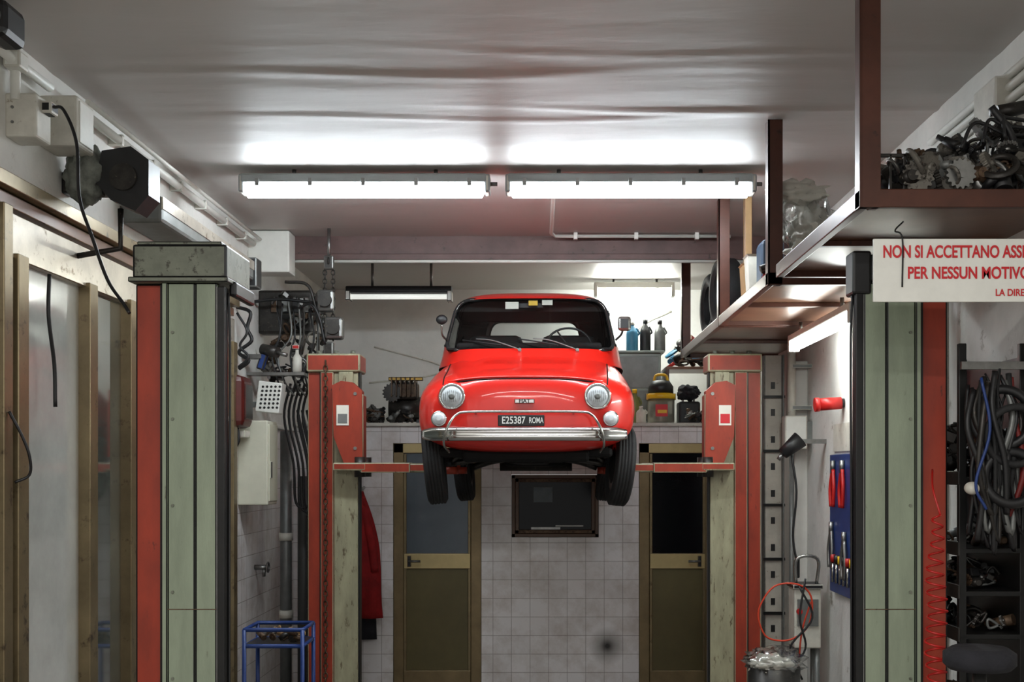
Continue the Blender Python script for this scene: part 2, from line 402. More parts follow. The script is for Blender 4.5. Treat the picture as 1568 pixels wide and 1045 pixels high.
for i in range(NT+1):
    t=(len(K)-1)*i/NT
    y,w_,zt,zb,n=bsec(t);zm=zmid(zt,zb);r=[]
    for j in range(96):
        a=2*math.pi*j/96;ca,sa=math.cos(a),math.sin(a);nn=n if sa>0 else 3.2
        x=w_*math.copysign(abs(ca)**(2/nn),ca);z=zm+((zt-zm) if sa>0 else (zm-zb))*math.copysign(abs(sa)**(2/nn),sa)
        if sa>0 and .06<y<.95:
            k=min(1,(y-.06)/.1)*min(1,(.95-y)/.2)
            z-=.018*k*math.exp(-((abs(x)-.37)/.05)**2)*sa
        r.append(CP(x,y,z))
    rings.append(r)
b.loft(rings,paint)
body=b.done(origin=False)
cut=[]
for sx in(-1,1):
    for yy in(.56,2.4):
        k=B('cut');k.cyl(CP(sx*.42,yy,1.85),CP(sx*.95,yy,1.85),.29,dark,seg=48);cut.append(k.done(origin=False))
boolcut(body,cut);body.parent=car;body.location=-car.location
for p in body.data.polygons: p.use_smooth=len(p.vertices)<=5
G=[(2.46,.665,.72,2.62),(2.56,.645,.82,2.56),(2.70,.622,.94,2.46),(2.84,.592,1.05,2.33),(2.93,.555,1.13,2.22),(2.98,.51,1.21,2.1),(3.015,.42,1.32,1.98),(3.038,.27,1.46,1.85),(3.045,.04,1.6,1.7)]
def gz(z):
    for i in range(len(G)-1):
        if z<=G[i+1][0]:
            a,c=G[i],G[i+1];t=i+(z-a[0])/(c[0]-a[0]);return [herm(G,t,k) for k in (1,2,3)]
    return list(G[-1][1:])
def cabY(x,z,rear=False):
    hx,y0,y1=gz(z);ay=(y1-y0)/2;q=max(0,1-(abs(x)/hx)**3.6)**(1/3.6)
    return (y0+y1)/2+(ay if rear else -ay)*q
def cab(b,off,m,flip=False,dz=0):
    rings=[]
    for i in range(81):
        t=(len(G)-1)*i/80;z=herm(G,t,0);hx,y0,y1=[herm(G,t,k) for k in(1,2,3)]
        hx=max(.01,hx-off);y0+=off;y1-=off;ay=max(.01,(y1-y0)/2);yc=(y0+y1)/2;r=[]
        for j in range(96):
            a=2*math.pi*j/96;ca,sa=math.cos(a),math.sin(a)
            r.append(CP(hx*math.copysign(abs(ca)**(2/3.6),ca),yc+ay*math.copysign(abs(sa)**(2/3.6),sa),z-dz*(i/80)))
        rings.append(r)
    if flip: rings[0]=[p+Vector((0,0,.02)) for p in rings[0]]
    return b.loft(rings,m)
liner=M('headliner',(44,41,40),.9,spec=.1)
b=B('cabin');fo=cab(b,0,paint);bmesh.ops.recalc_face_normals(b.bm,faces=fo)
fi=cab(b,.022,liner,True,.022);bmesh.ops.recalc_face_normals(b.bm,faces=fi);bmesh.ops.reverse_faces(b.bm,faces=fi)
cabin=b.done(recalc=False,origin=False)
def rr(pts,rad,k=7):
    out=[];n=len(pts);P=[Vector(p) for p in pts]
    for i in range(n):
        a,c,d=P[i-1],P[i],P[(i+1)%n];u=(a-c).normalized()*rad;v=(d-c).normalized()*rad
        for j in range(k+1):
            t=j/k;out.append((c+u)*(1-t)**2+c*2*t*(1-t)+(c+v)*t*t)
    return out
ws=rr([(-.60,2.575),(.60,2.575),(.525,2.962),(-.525,2.962)],.10)
rw=rr([(-.39,2.71),(.39,2.71),(.34,2.925),(-.34,2.925)],.09)
sw=rr([(1.15,2.63),(2.1,2.63),(1.98,2.89),(1.30,2.89)],.05)
cut=[]
k=B('c');k.prism([CP(p.x,.4,p.y) for p in ws],(0,.95,0),dark);cut.append(k.done(origin=False))
k=B('c');k.prism([CP(p.x,1.95,p.y) for p in rw],(0,1.2,0),dark);cut.append(k.done(origin=False))
k=B('c');k.prism([CP(-1,p.x,p.y) for p in sw],(2,0,0),dark);cut.append(k.done(origin=False))
boolcut(cabin,cut);cabin.parent=car;cabin.location=-car.location
cabin.data.materials.clear();cabin.data.materials.append(paint);cabin.data.materials.append(liner)
for p in cabin.data.polygons:
    p.use_smooth=len(p.vertices)<=5
    c=p.center;z=c.z;x=c.x-XC;y=c.y-YF
    hx,y0,y1=gz(min(z,3.044));ff=(abs(x)/hx)**3.6+(abs(y-(y0+y1)/2)/((y1-y0)/2))**3.6
    p.material_index=1 if (ff<.972) else 0
b=B('glazing');cab(b,.012,cglass,False,.012);b.done(car)
b=B('window_gaskets')
b.tube([CP(p.x,cabY(p.x,p.y)-.004,p.y) for p in ws],.013,rubber,seg=6,smooth=False,closed=True)
b.tube([CP(p.x*.995,cabY(p.x,p.y)-.015,p.y) for p in ws],.0035,chromeD,seg=6,smooth=False,closed=True)
b.tube([CP(p.x,cabY(p.x,p.y,True)+.002,p.y) for p in rw],.012,rubber,seg=6,smooth=False,closed=True)
for sx in(-1,1):
    P=[]
    for p in sw:
        hx,y0,y1=gz(p.y);P.append(CP(sx*hx*max(.01,1-(abs(p.x-(y0+y1)/2)/((y1-y0)/2))**3.6)**(1/3.6),p.x,p.y))
    b.tube(P,.01,rubber,seg=6,smooth=False,closed=True)
b.done(car)
b=B('interior')
b.box(CP(0,1.72,2.583),(1.14,1.55,.016),dark,.004)
b.box(CP(0,1.0,2.60),(1.0,.16,.05),dark,.02)
for sx in(-.27,.27): 
    b.box(CP(sx,1.65,2.65),(.40,.12,.20),dark,.05)
b.box(CP(0,2.2,2.62),(.9,.12,.12),dark,.05)
b.ring(CP(.27,1.15,2.62),(0,-1,.6),.16,.008,black)
for a in(0,2.1,4.2): b.cyl(CP(.27,1.15,2.62),CP(.27+.15*math.cos(a),1.15+.08*math.sin(a),2.62+.125*math.sin(a)),.006,black)
b.box(CP(-.13,1.2,2.915),(.10,.01,.055),paper,.003);b.box(CP(.02,1.19,2.93),(.07,.01,.04),yellow,.003);b.box(CP(.12,1.2,2.935),(.08,.01,.04),paper,.003)
b.box(CP(0,1.25,2.92),(.2,.02,.05),black,.01)
b.done(car)
b=B('bonnet_seam');pts=[];side=[]
for i in range(30):
    t=7.0-(7.0-3.4)*i/29;side.append((-(.53-.02*i/29),t))
for x,t in side: pts.append(CP(x,bsec(t)[0],topZ(x,t)+.0005))
for i in range(1,40):
    x=-.50+1.0*i/40;z=2.312-.03*abs(x/.5)**3
    pts.append(CP(x,frontY(x,z)-.0005,z))
for x,t in reversed(side): pts.append(CP(-x,bsec(t)[0],topZ(x,t)+.0005))
b.tube(pts,.0045,dark,seg=6,smooth=False)
lp=[CP(x,frontY(x,2.325-.03*abs(x/.5)**3)-.004,2.325-.03*abs(x/.5)**3) for x in [-.48+.96*i/40 for i in range(41)]]
b.tube(lp,.008,paint,seg=8,smooth=False)
b.done(car)
def frontP(x,z,off=0): return CP(x,frontY(x,z)-off,z)
for sx in(-1,1):
    b=B('headlight');c=frontP(sx*.448,2.203,.0);c.y-=.008
    b.lathe(c,(0,-1,0),[(.094,-.12),(.094,-.03),(.089,-.008),(.080,.002)],paint)
    b.lathe(c,(0,-1,0),[(.081,-.01),(.083,.006),(.078,.014),(.070,.014),(.067,.005)],chrome,cap=False)
    b.lathe(c,(0,-1,0),[(.069,.0),(.067,.007),(.056,.016),(.041,.022),(.023,.027),(.008,.029)],lens)
    b.lathe(c,(0,-1,0),[(.022,.024),(.02,.030),(.008,.033)],grey)
    for i in range(-4,5):
        x=i*.013;h=math.sqrt(max(.0001,.062**2-x*x));b.box((c.x+x,c.y-.016-.011*(1-(x/.065)**2),c.z),(.0018,.004,h*1.2),grey)
    b.done(car)
    b=B('turn_lamp');c=frontP(sx*.53,2.066,.0);c.y-=.016
    b.lathe(c,(0,-1,0),[(.050,-.06),(.050,.0),(.046,.008),(.042,.008)],chrome,cap=False)
    b.lathe(c,(0,-1,0),[(.043,.0),(.041,.016),(.030,.03),(.012,.037)],lens);b.done(car)
b=B('number_plate')
yy=frontY(0,2.05)-.028
b.box(CP(-.02,yy,2.052),(.285,.008,.068),black,.004)
b.text('E25387',.062,CP(-.067,yy-.005,2.052),txtW,bold=.0008,sx=.78)
b.text('ROMA',.05,CP(.072,yy-.005,2.052),txtW,bold=.0006,sx=.62)
b.box(CP(-.02,yy+.012,2.05),(.2,.03,.02),black);b.done(car)
b=B('badge');c=frontP(-.0,2.172,.01)
b.box(c,(.125,.012,.03),chrome,.006)
b.text('FIAT',.032,(c.x,c.y-.007,c.z),black,sx=1.1,bold=.001);b.done(car)
def bumpY(x): return -.045+.02*(abs(x)/.3)**2*.4+.26*max(0,abs(x)-.42)**1.6*3.2
b=B('front_bumper');rings=[]
for i in range(81):
    x=-.63+1.26*i/80;e=abs(x)/.63;h=.042*(1-max(0,e-.9)**1.2*5)
    yy=bumpY(x);zc=1.968
    prof=[(.012,-h),(-.004,-h*.95),(-.016,-h*.6),(-.018,-h*.25),(-.012,0),(-.018,h*.25),(-.016,h*.6),(-.004,h*.95),(.012,h),(.018,h*.6),(.012,0),(.018,-h*.6)]
    rings.append([CP(x,yy+p[0],zc+p[1]) for p in prof])
b.loft(rings,chrome)
for sx in(-.3,.3): b.box(CP(sx,.02,1.96),(.04,.12,.03),dark)
b.done(car)
b=B('bumper_guard_bar')
pts=[(-.465,.05,1.86),(-.485,-.045,1.90),(-.475,-.085,1.97),(-.445,-.075,2.04),(-.41,-.045,2.085),(-.34,-.03,2.103),(0,-.03,2.105),(.34,-.03,2.103),(.41,-.045,2.085),(.445,-.075,2.04),(.475,-.085,1.97),(.485,-.045,1.90),(.465,.05,1.86)]
b.tube([CP(*p) for p in pts],.008,chromeD,seg=10)
for sx in(-.3,.3): b.tube([CP(sx,-.03,2.103),CP(sx,.02,2.10),CP(sx,.1,2.09)],.007,chromeD)
b.done(car)
b=B('wipers')
for px,ex in((-.06,-.36),(.33,.03)):
    a=CP(px,cabY(px,2.575)-.03,2.565);e=CP(ex,cabY(ex,2.64)-.03,2.645)
    b.cyl(a+Vector((0,.03,-.02)),a+Vector((0,-.01,0)),.012,chromeD);b.tube([a,(a*.4+e*.6)+Vector((0,-.015,.015)),e],.004,grey)
    e0=CP(ex+.17,cabY(ex+.17,2.6)-.018,2.598);e1=CP(ex-.1,cabY(ex-.1,2.66)-.018,2.645)
    b.tube([e0,(e0+e1)/2+Vector((0,-.012,0)),e1],.005,black)
b.done(car)
b=B('door_mirrors')
b.tube([CP(-.585,1.14,2.66),CP(-.615,1.1,2.70),CP(-.615,1.08,2.77)],.007,chromeD);b.sph(CP(-.615,1.07,2.80),(.04,.018,.034),black)
b.tube([CP(.60,1.12,2.66),CP(.64,1.1,2.70),CP(.65,1.08,2.75)],.008,black);b.box(CP(.66,1.08,2.77),(.09,.04,.10),black,.018)
b.done(car)
def wheel(name,x,y,z,camber,toe):
    b=B(name);s=1 if x>0 else -1;tw=.064
    rot=Euler((0,camber*s,toe)).to_matrix();ax=rot@Vector((s,0,0));c=CP(x,y,z)
    prof=[(.165,-tw*.8),(.20,-tw),(.235,-tw*1.02),(.255,-tw*.82)]
    for k in range(-2,3):
        q=k*tw*.32;prof+=[(.262,q-.008),(.262,q+.004),(.256,q+.006),(.256,q+.009)]
    prof+=[(.255,tw*.82),(.235,tw*1.02),(.20,tw),(.165,tw*.8),(.165,-tw*.8)]
    b.lathe(c,ax,prof,rubber,seg=64,cap=False)
    b.lathe(c,ax,[(.168,-.05),(.168,.05),(.15,.03),(.13,.015),(.08,.03),(.05,.035),(.03,.045)],chromeD,seg=40)
    b.lathe(c,-ax,[(.165,-.03),(.15,.03),(.12,.05),(.04,.07)],dark,seg=40)
    b.done(car)
wheel('front_wheel',-.61,.58,1.785,.10,.07);wheel('front_wheel',.61,.58,1.775,.10,.10)
wheel('rear_wheel',-.575,2.42,1.76,.10,0);wheel('rear_wheel',.575,2.42,1.76,.10,0)
b=B('underbody')
b.box(CP(0,1.45,1.86),(1.10,2.3,.06),dark,.02);b.box(CP(0,.42,1.84),(.8,.35,.08),dark,.02)
for sx in(-1,1): b.bx(XC+sx*.62-.02,XC+sx*.62+.02,YF+.9,YF+2.1,1.80,1.88,dark,.006)
b.box(CP(0,1.4,1.82),(.24,2.0,.06),dark,.02)
b.tube([CP(-.5,.58,1.79),(CP(-.25,.58,1.83)),CP(0,.58,1.845),CP(.25,.58,1.83),CP(.5,.58,1.79)],.018,greasy)
for sx in(-1,1):
    b.tube([CP(sx*.5,.58,1.80),CP(sx*.42,.58,1.88),CP(sx*.40,.6,1.95)],.02,greasy)
    b.tube([CP(sx*.1,2.3,1.86),CP(sx*.35,2.4,1.82),CP(sx*.5,2.42,1.77)],.028,greasy)
b.box(CP(0,2.6,1.86),(.5,.3,.16),greasy,.03);b.cyl(CP(-.3,2.75,1.80),CP(.3,2.75,1.80),.06,greasy)
b.done(car)
car.rotation_euler=(0,0,-.016)
# ================================================================ LIFT POSTS
def chain(b,x,y,z0,z1,m,lk=.035):
    z=z1;i=0
    while z>z0:
        c=Vector((x,y,z));w=lk*.32;u=Vector((1,0,0)) if i%2 else Vector((0,1,0))
        P=[c+Vector((0,0,lk*.42*math.sin(a)))*1.2+u*w*math.cos(a) for a in [2*math.pi*j/8 for j in range(8)]]
        b.tube(P,.0045,m,seg=4,smooth=False,closed=True);z-=lk*.8;i+=1
def nearpost(name,s,xi,xo,y):
    b=B(name);q=Z0+.02
    def bx(a,c,y0,y1,z0,z1,m,bev=0): b.bx(min(s*a,s*c),max(s*a,s*c),y0,y1,z0,z1,m,bev)
    g0=xi+.034;g1=xo-.135
    bx(xi,xi+.03,y-.012,y+.05,q,2.47,rail,.004);bx(xi+.03,g0,y-.004,y+.02,q,2.47,steel)
    gm=(g0+g1)/2-.012*1
    bx(g0,gm-.002,y-.006,y+.05,q,2.485,green,.005);bx(gm+.002,g1,y-.006,y+.05,q,2.485,green,.005)
    bx(gm-.004,gm+.004,y+.002,y+.04,q,2.48,rail)
    bx(g1,g1+.022,y-.016,y+.05,q,2.485,green,.004)
    bx(g1+.02,xo,y+.02,y+.30,q,2.485,redL,.008);bx(xi+.12,xo-.01,y+.27,y+.30,q,2.47,redL,.004)
    bx(g1+.03,g1+.036,y+.014,y+.03,q,2.48,rail)
    for k in range(7):
        z=.25+k*.34;b.cyl((s*(g1-.02),y-.006,z),(s*(g1-.02),y-.012,z),.006,capM,seg=8)
    bx(g0-.001,g1+.02,y-.0075,y,1.20,1.204,rusty)
    if s<0:
        bx(xi-.01,xo+.0,y-.02,y+.36,2.50,2.635,capM,.01);bx(xi-.018,xo+.012,y-.035,y+.38,2.485,2.505,capM,.004)
        bx(xi-.03,xi+.0,y+.05,y+.36,2.44,2.50,black,.01)
        bx(xi+.01,xo-.02,y-.022,y+.3,2.63,2.645,capM,.004)
    else:
        bx(xi-.015,xi+.06,y-.02,y+.10,2.44,2.61,black,.01);bx(xi+.06,xo,y,y+.34,2.49,2.60,capM,.01)
    bx(xi-.1,xo+.01,y-.1,y+.4,Z0,q,capM)
    b.tube([(s*(xi-.004),y+.03,2.45),(s*(xi-.008),y+.04,2.2),(s*(xi-.005),y+.04,1.4),(s*(xi-.006),y+.04,.1)],.005,black)
    b.done()
nearpost('car_lift_post',-1,1.27,1.63,4.83)
nearpost('car_lift_post',1,1.205,1.575,4.83)
def farpost(name,s,xi,xo,y):
    b=B(name);q=Z0+.02
    def bx(a,c,y0,y1,z0,z1,m,bev=0): b.bx(min(s*a,s*c),max(s*a,s*c),y0,y1,z0,z1,m,bev)
    xm=xi+.17
    bx(xi,xm,y,y+.1,q,2.44,greenY,.006);bx(xi-.012,xi+.002,y+.02,y+.1,q,2.44,rail)
    bx(xm,xm+.09,y-.02,y+.3,q,2.44,redL,.006);bx(xm+.09,xo,y+.01,y+.3,q,2.44,redL,.006)
    bx(xm+.085,xm+.1,y-.0,y+.02,q,2.44,rail)
    bx(xi-.02,xo+.004,y-.03,y+.25,2.44,2.57,redL,.014);bx(xi+.03,xi+.13,y-.034,y-.02,2.36,2.44,greenY,.004)
    for k in range(3): b.cyl((s*(xi+.05+k*.12),y+.1,2.57),(s*(xi+.05+k*.12),y+.1,2.60),.018,capM)
    P=[(xi-.05,1.80),(xi-.045,2.30),(xi+.02,2.36),(xi+.10,2.37),(xi+.16,2.34),(xi+.15,1.98),(xi+.08,1.80)]
    b.prism([(s*p[0],y-.12,p[1]) for p in P],(0,.11,0),redL)
    bx(xi-.052,xi-.0,y-.10,y+.06,1.80,2.28,redL,.01)
    bx(xi+.045,xi+.13,y-.126,y-.119,2.06,2.20,paper);bx(xi+.055,xi+.12,y-.129,y-.125,2.075,2.14,(signR if s>0 else grey))
    for zz in(1.9,2.28): b.cyl((s*(xi+.0),y-.128,zz),(s*(xi+.0),y-.118,zz),.012,steel)
    bx(xi-.08,xi+.15,y-.16,y+.20,1.745,1.80,redL,.01)
    b.cyl((s*(xi-.03),y-.10,1.70),(s*(xi-.03),y-.10,1.84),.04,greasy);b.cyl((s*(xi-.03),y+.18,1.70),(s*(xi-.03),y+.18,1.84),.04,greasy)
    tip=abs(XC+s*.56)
    for yy,ty in((y-.10,8.52),(y+.18,9.45)):
        a=Vector((s*(xi-.03),yy,1.765));e=Vector((s*tip,ty,1.765));d=e-a
        rot=(0,0,math.atan2(d.y,d.x));b.box((a+e)/2,(d.length,.085,.055),redL,.008,rot)
        b.box(a+d*.30,(d.length*.55,.11,.07),redL,.008,rot)
        b.cyl((e.x,e.y,1.76),(e.x,e.y,1.80),.05,rubber);b.cyl((e.x,e.y,1.72),(e.x,e.y,1.77),.06,redL)
    bx(xi-.2,xo+.01,y-.15,y+.35,Z0,q,capM)
    if s<0: 
        chain(b,s*(xm+.05),y-.045,0,2.5,rusty,.045)
    b.done()
farpost('car_lift_post',-1,1.345,1.70,8.67)
farpost('car_lift_post',1,1.14,1.50,8.67)
b=B('chain_hoist')
hx=S(498,0,8.8)[0]
b.cyl((hx,8.95,3.28),(hx,8.95,H),.012,steel);b.box((hx,8.95,3.26),(.07,.05,.10),greasy,.01);b.ring((hx,8.95,3.27),(1,0,0),.03,.008,greasy)
chain(b,hx-.03,8.95,2.62,3.22,greasy,.04);chain(b,hx+.03,8.95,2.7,3.22,greasy,.04)
b.box((hx-.02,8.95,2.98),(.12,.1,.16),greasy,.02);b.cyl((hx-.02,8.87,2.98),(hx-.02,9.03,2.98),.05,greasy)
b.box((hx,8.95,2.63),(.07,.07,.1),greasy,.01);b.box((hx+.04,8.95,2.78),(.13,.12,.16),greasy,.02);b.cyl((hx+.04,8.87,2.78),(hx+.04,8.89,2.78),.05,greasy)
b.tube([(hx-.02,8.95,2.66),(hx-.1,8.95,2.95),(hx-.16,8.95,3.1),(hx-.32,8.95,3.12)],.012,greasy)
b.tube([(hx-.02,8.9,2.66),(hx-.06,8.9,2.85),(hx-.12,8.9,2.95),(hx-.22,8.95,2.93)],.009,black);b.done()
# ================================================================ clutter helper
def gear(b,c,ax,R,h,m,n=16):
    q=Vector(ax).normalized().to_track_quat('Z','Y').to_matrix();c=Vector(c);rings=[]
    for hh in(-h/2,h/2):
        rings.append([c+q@Vector(((R if (j//2)%2 else R*.86)*math.cos(2*math.pi*j/(4*n)),(R if (j//2)%2 else R*.86)*math.sin(2*math.pi*j/(4*n)),hh)) for j in range(4*n)])
    b.loft(rings,m,smooth=False);b.cyl(c-q@Vector((0,0,h)),c+q@Vector((0,0,h)),R*.3,m)
def pile(b,x0,x1,y0,y1,z,hmax,n,mats,s=.06,cone=False,wire=.93):
    for i in range(n):
        x=random.uniform(x0,x1);y=random.uniform(y0,y1);m=random.choice(mats);k=random.random();r=s*random.uniform(.5,1.2)
        zz=z+r*.8+random.random()**1.5*hmax*(((x-x0)/(x1-x0)) if cone else 1)
        ax=Vector((random.uniform(-1,1),random.uniform(-1,1),random.uniform(-.4,1)))
        if k<.2: gear(b,(x,y,zz),ax,r,r*.4,m)
        elif k<.45: b.cyl(Vector((x,y,zz))-ax.normalized()*r,Vector((x,y,zz))+ax.normalized()*r,r*.5,m,r2=r*random.uniform(.3,.6));b.cyl(Vector((x,y,zz)),Vector((x,y,zz))+ax.normalized()*r*1.6,r*.22,m,seg=10)
        elif k<.56: b.ring((x,y,zz),ax,r,r*.22,m,seg=20,rs=6)
        elif k<.82:
            e=(random.random(),random.random(),random.random()*3);b.box((x,y,zz),(r*1.8,r*1.1,r*.9),m,r*.15,e)
            b.cyl(Vector((x,y,zz)),Vector((x,y,zz))+ax.normalized()*r*1.1,r*.3,m,seg=12)
        elif k<wire: b.sph((x,y,zz),(r*.8,r*.7,r*.6),m,u=12,v=8);b.cyl((x,y-r*.8,zz),(x,y+r*.8,zz),r*.35,m,seg=12)
        else: b.tube([(x+random.uniform(-1,1)*r*1.8,y,zz+random.uniform(-.5,1.2)*r) for _ in range(5)],.006,m,seg=6)
metals=[greasy,greasy,rusty,steel,black,grey]
# ================================================================ OVERHEAD RACK (right)
b=B('overhead_storage_rack')
zb,zt=2.68,2.745;xi=1.10
for y in(4.38,6.2,8.0,10.2):
    b.bx(xi,xi+.012,y-.035,y+.035,zb,H,rackB,.002);b.bx(xi,xi+.075,y-.035,y-.023,zb,H,rackB,.002);b.bx(xi+.04,xi+.075,y-.03,y+.03,zb,H,rackB,.004)
for y0,y1 in((4.345,5.95),(6.165,7.95),(8.0,10.2)):
    b.bx(xi,xi+.035,y0,y1,zb,zt,rackB,.004);b.bx(xi,XR,y0,y0+.035,zb,zt,rackB,.004);b.bx(xi,XR,y1-.035,y1,zb,zt,rackB,.004)
    b.bx(xi+.03,XR,y0+.03,y1-.03,zb+.03,zb+.045,rackP)
    b.bx(xi,XR,(y0+y1)/2-.02,(y0+y1)/2+.02,zb+.005,zb+.03,rackB,.003)
b.bx(1.26,1.31,7.9,7.95,2.75,H,cardb,.004)
b.done()
b=B('hanging_sign')
sx0,sx1,sy=1.135,1.87,4.30;z0,z1=S(0,463,sy)[2],S(0,366,sy)[2]
b.box(((sx0+sx1)/2,sy,(z0+z1)/2),(sx1-sx0,.012,z1-z0),white,.003)
b.text('NON SI ACCETTANO ASSEGNI',.060,(sx0+.032,sy-.008,z1-.048),signR,align='LEFT',bold=.0012,sx=.70)
b.text('PER NESSUN MOTIVO',.058,(sx0+.118,sy-.008,z1-.122),signR,align='LEFT',bold=.0012,sx=.76)
b.text('LA DIREZIONE',.034,(sx0+.425,sy-.008,z1-.190),signR,align='LEFT',sx=.85,bold=.0004)
b.tube([(sx0+.1,sy-.008,z1-.17),(sx0+.1,sy-.01,z1),(sx0+.08,sy+.01,z1+.03),(sx0+.12,sy+.05,z1+.07)],.003,rail)
b.tube([(sx1-.1,sy,z1-.01),(sx1-.12,sy+.05,z1+.07)],.003,rail)
b.done()
em=[greasy,cast,cast,steel,rusty,grey,greasy,black]
b=B('engine_parts_pile');pile(b,1.22,1.80,4.45,4.75,zt+.01,.10,64,em,.058,wire=.97);pile(b,1.26,1.80,4.5,4.9,zt+.03,.34,84,em,.06,cone=True,wire=.97)
b.cyl((1.50,4.5,2.83),(1.50,4.65,2.83),.07,cast);gear(b,(1.50,4.48,2.83),(0,1,.1),.055,.03,steel);gear(b,(1.34,4.47,2.82),(0,1,.1),.06,.04,cast)
b.lathe((1.62,4.5,2.82),(0,-1,.1),[(.07,-.1),(.075,0),(.06,.02),(.05,.02),(.045,-.02)],steel,seg=24)
for z in(2.755,2.89): b.bx(1.185,1.30,4.47,4.485,z,z+.012,greasy,.002);b.bx(1.185,1.195,4.47,4.66,z,z+.012,greasy,.002)
for x in(1.185,1.24,1.29): b.bx(x,x+.01,4.47,4.485,2.755,2.90,greasy,.002)
for i in range(3): b.tube([(1.50+.08*i,4.47,2.92+.02*i),(1.56+.05*i,4.49,3.02+.01*i),(1.68,4.5,2.98+.03*i),(1.84,4.54,2.99+.02*i)],.007,black)
b.tube([(1.74,4.6,2.8),(1.70,4.5,2.96),(1.62,4.5,3.08)],.014,black)
b.done()
b=B('wall_pipe_bundle')
for i in range(4): b.cyl((XR-.035,4.3,3.20+.05*i),(XR-.035,6.0,3.20+.05*i),.018,white)
b.box((XR-.05,5.1,3.25),(.09,.25,.2),offw,.01);b.done()
b=B('plastic_bag');b.blob((1.32,6.30,3.00),(.13,.07,.18),polyb,.45,2.2,1);b.blob((1.27,6.29,3.17),(.14,.06,.06),offw,.4,2.6,4);b.blob((1.36,6.28,2.86),(.14,.06,.08),offw,.35,2.4,8);b.blob((1.34,6.30,2.98),(.09,.05,.12),offw,.5,2.6,12)
b.done()
def tyre(b,c,ax,R=.27,w=.07):
    prof=[(R*.6,-w*.8),(R*.75,-w),(R*.92,-w),(R,-w*.7),(R,w*.7),(R*.92,w),(R*.75,w),(R*.6,w*.8),(R*.6,-w*.8)]
    b.lathe(c,ax,prof,rubber,seg=40,cap=False)
b=B('spare_tyre');tyre(b,(1.24,8.6,2.99),(1,.1,0),.24,.07);b.done()
b=B('spare_tyre');tyre(b,(1.26,9.3,2.99),(1,.1,0),.24,.07);b.done()
b=B('jerrycan');b.box((1.28,7.1,2.91),(.13,.22,.32),M('navy_plastic',(40,62,84),.45,var=.3),.03);b.cyl((1.28,7.03,3.07),(1.28,7.03,3.10),.025,black);b.tube([(1.28,7.08,3.06),(1.28,7.1,3.12),(1.28,7.18,3.12),(1.28,7.2,3.06)],.012,black);b.done()
b=B('storage_bins');
for x,y,m,s in((1.28,7.5,offw,.15),(1.28,7.72,cardb,.14)):
    P=[(-1,-1),(1,-1),(1,1),(-1,1)];r0=[Vector((x+a*s*.4,y+c*s*.4,zt)) for a,c in P];r1=[Vector((x+a*s*.5,y+c*s*.5,zt+s*2)) for a,c in P];r2=[Vector((x+a*s*.56,y+c*s*.56,zt+s*2+.01)) for a,c in P]
    b.loft([r0,r1,r2],m,smooth=False)
b.done()
b=B('mixed_parts_heap');pile(b,1.20,1.30,6.5,6.9,zt+.02,.10,16,metals+[bluep,offw,redp],.04);pile(b,1.55,1.8,6.3,7.8,zt+.03,.22,40,metals+[bluep,offw,redp],.07);b.done()
b=B('parts_boxes_heap');pile(b,1.48,1.78,8.2,10.1,zt+.03,.3,50,metals+[cardb,offw],.08);b.done()
# ================================================================ LEFT SIDE
b=B('glass_partition');X=-2.15
def lb(y0,y1,z0,z1,m,dx=.05,x=X,bev=.004): b.bx(XL-.001,x+dx-.05+.0,y0,y1,z0,z1,m,bev)
lb(4.2,8.4,2.86,2.92,alu,.09);lb(4.2,8.4,2.80,2.855,rackP,.05)
lb(4.86,8.4,2.60,2.78,aluS,.055)
for y0,y1 in((4.80,4.88),(4.93,5.03),(5.70,5.80),(6.26,6.36),(7.2,7.3),(8.3,8.4)):
    lb(y0,y1,Z0,2.8 if y0<4.9 else 2.62,alu,.075)
lb(5.03,5.70,Z0,2.6,frost,.02,bev=0);lb(4.88,4.93,Z0,2.62,rail,.03,bev=0);lb(5.8,6.26,Z0,2.6,frostD,.02,bev=0);lb(6.36,7.2,Z0,2.6,frostD,.02,bev=0);lb(7.3,8.3,Z0,2.6,frost,.02,bev=0)
lb(4.2,4.80,Z0,2.86,frostD,.01,bev=0)
b.tube([(X+.03,5.22,2.58),(X+.035,5.2,2.4),(X+.035,5.26,2.2),(X+.035,5.27,2.02)],.009,black)
b.tube([(X+.03,4.83,1.98),(X+.07,4.86,1.88),(X+.09,4.88,1.80),(X+.08,4.9,1.73),(X+.03,4.88,1.70)],.006,black)
b.done()
b=B('roller_door_housing');b.bx(XL-.003,XL+.22,6.3,8.4,3.02,3.16,grey,.02);b.bx(XL-.003,XL+.24,8.25,8.4,2.98,3.18,black,.01);b.bx(XL+.215,XL+.225,6.3,8.25,3.09,3.15,aluS);b.done()
b=B('white_ventilation_duct');b.bx(XL-.003,XL+.30,9.0,9.22,3.20,3.505,white,.01);b.bx(XL-.003,XL+.02,8.45,9.0,3.2,3.3,offw,.004);b.done()
b=B('wall_heater_unit')
c=Vector((-1.90,5.5,3.06))
P=[c+Vector((x,0,z)) for x,z in((-.13,-.02),(-.10,.12),(.03,.14),(.11,.08),(.11,-.08),(.05,-.15),(-.06,-.10))]
b.prism(P,(0,.16,0),black);b.cyl(c+Vector((.0,-.02,0)),c+Vector((0,.02,0)),.06,greasy)
b.bx(XL-.003,c.x-.1,5.55,5.65,3.0,3.10,greasy,.01);b.tube([c+Vector((-.05,.1,-.12)),c+Vector((-.05,.1,-.30)),Vector((XL+.02,5.6,2.72))],.014,greasy,smooth=False)
b.blob((XL+.11,5.55,3.08),(.09,.09,.13),M('stained_rag',(120,124,116),.8,var=.6,vs=14),.25,3,3)
b.done()
b=B('electrical_junction_boxes')
